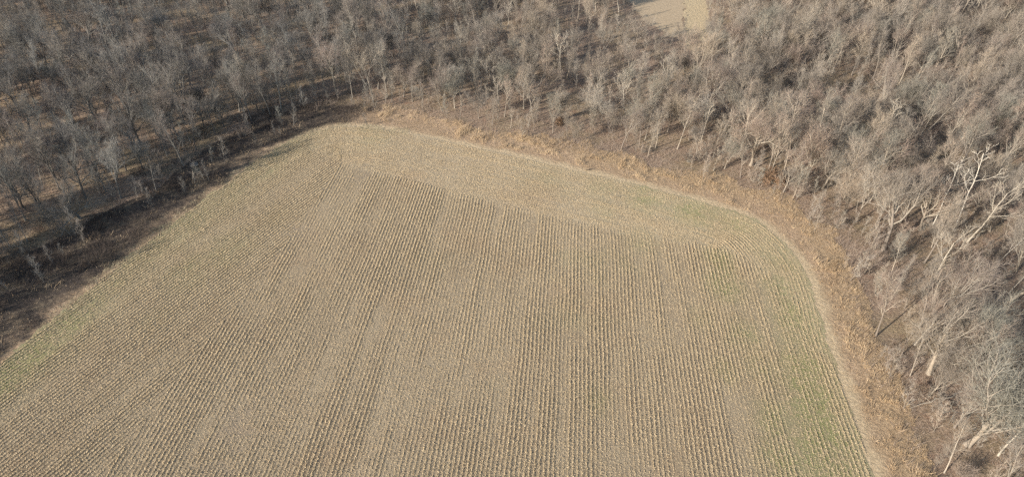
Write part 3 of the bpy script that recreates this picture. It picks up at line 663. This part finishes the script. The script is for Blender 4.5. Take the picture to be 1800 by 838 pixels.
def snag(px, py, ty, r, label, seed):
    X, Y = g(px, py); H = height_to(px, py, ty); rng = np.random.RandomState(seed); o = empty('dead_snag', (X, Y, -.1)); o.rotation_euler = (0, R(6), 0)
    p, t, rr = grow(rng, np.zeros((1, 3)), np.array([[0, 0, 1.]]), np.array([H]), np.array([r]), np.array([r*.55]), 8, .04, .02); B0 = (p, t, rr, np.array([H]))
    V, Q = tubes(B0, 8); mesh_np('trunk', V, Q, M_PALE, o, True)
    P, D, L, Rr = sprout(rng, B0, 5, .5, .98, (.5, 1), .22, .4); p, t, rr = grow(rng, P, D, L, Rr, Rr*.3, 5, .15, .05); V, Q = tubes((p, t, rr, L), 4); mesh_np('broken_limbs', V, Q, M_PALE, o)
    tag(o, label, 'dead tree')
snag(1638, 650, 603, .2, 'pale broken dead trunk above the dark fallen trunk', 1)
snag(1608, 606, 560, .2, 'thick pale dead trunk near the right margin', 2)

# ------------------------------------------------------------------ the hunting lookout
def box(bm_list, c, s, rot=None):
    x, y, z = c; a, b_, h = s[0]/2, s[1]/2, s[2]/2
    V = np.array([[i*a, j*b_, k*h] for k in (-1, 1) for j in (-1, 1) for i in (-1, 1)])
    if rot is not None: V = V@rot.T
    Q = np.array([[0, 2, 3, 1], [4, 5, 7, 6], [0, 1, 5, 4], [2, 6, 7, 3], [0, 4, 6, 2], [1, 3, 7, 5]]); bm_list.append((V+[x, y, z], Q))
def bar(bm_list, a, b_, r, s=6):
    a, b_ = np.array(a, float), np.array(b_, float); V, Q = cones(a[None], (b_-a)[None], np.array([r]), 1.0, s); bm_list.append((V, Q))
M_CAB = plain("blind_dark", (.045, .052, .05)); M_CABG = plain("blind_grey", (.12, .125, .12)); M_ROOFB = plain("blind_roof", (.055, .06, .06))
M_LEG = plain("blind_legs", (.30, .26, .205)); M_GL = plain("blind_window", (.015, .017, .02), .25)
X, Y = g(350, 316); tw = empty('hunting_blind', (X, Y, 0), R(28)); tw.scale = (.88, .88, .92); z0 = 3.0; hw = .85
l = []; box(l, (0, 0, z0+.95), (1.7, 1.7, 1.9)); mesh_np('cabin', *merge(l), M_CAB, tw)
l = []; box(l, (0, 0, z0+1.99), (2.1, 2.1, .1)); box(l, (0, 0, z0+1.92), (1.9, 1.9, .04)); mesh_np('roof', *merge(l), M_ROOFB, tw)
l = []; box(l, (0, 0, z0-.06), (2.0, 2.0, .12)); mesh_np('platform', *merge(l), M_LEG, tw)
l = []; box(l, (-hw-.03, 0, z0+.8), (.05, 1.35, 1.5)); dr = mesh_np('side_panel', *merge(l), M_CABG, tw)
for c, s in (((0, -hw-.02, z0+1.25), (1.1, .04, .32)), ((hw+.02, 0, z0+1.25), (.04, 1.1, .32)), ((-hw-.08, 0, z0+1.25), (.04, .8, .32)), ((0, hw+.02, z0+1.25), (1.1, .04, .32))):
    l = []; box(l, c, s); mesh_np('window', *merge(l), M_GL, tw)
for i in (-1, 1):
    for j in (-1, 1):
        l = []; bar(l, (i*.85, j*.85, z0-.1), (i*1.45, j*1.45, -.1), .075); mesh_np('leg', *merge(l), M_LEG, tw)
for (a, c) in (((-1, -1), (1, -1)), ((1, -1), (1, 1)), ((1, 1), (-1, 1)), ((-1, 1), (-1, -1))):
    l = []; bar(l, (a[0]*1.2, a[1]*1.2, 1.2), (c[0]*1.2, c[1]*1.2, 1.2), .035); bar(l, (a[0]*1.2, a[1]*1.2, 1.2), (c[0]*.9, c[1]*.9, 2.75), .03); mesh_np('brace', *merge(l), M_LEG, tw)
l = []
for s in (-.22, .22): bar(l, (-1.9, s, -.05), (-.95, s, z0+.1), .035)
for q in range(9): t = (q+.7)/9.6; xx = -1.9+.95*t; bar(l, (xx, -.22, t*(z0+.1)), (xx, .22, t*(z0+.1)), .025)
mesh_np('ladder', *merge(l), M_LEG, tw)
tag(tw, 'dark box hunting blind on splayed legs at the shaded field edge', 'hunting blind')

# anything left unused from the tree kit is removed
for P_ in ALLT+PWH+PSAP:
    if not P_.used:
        for q in (P_.tr, P_.cr): bpy.data.objects.remove(q)
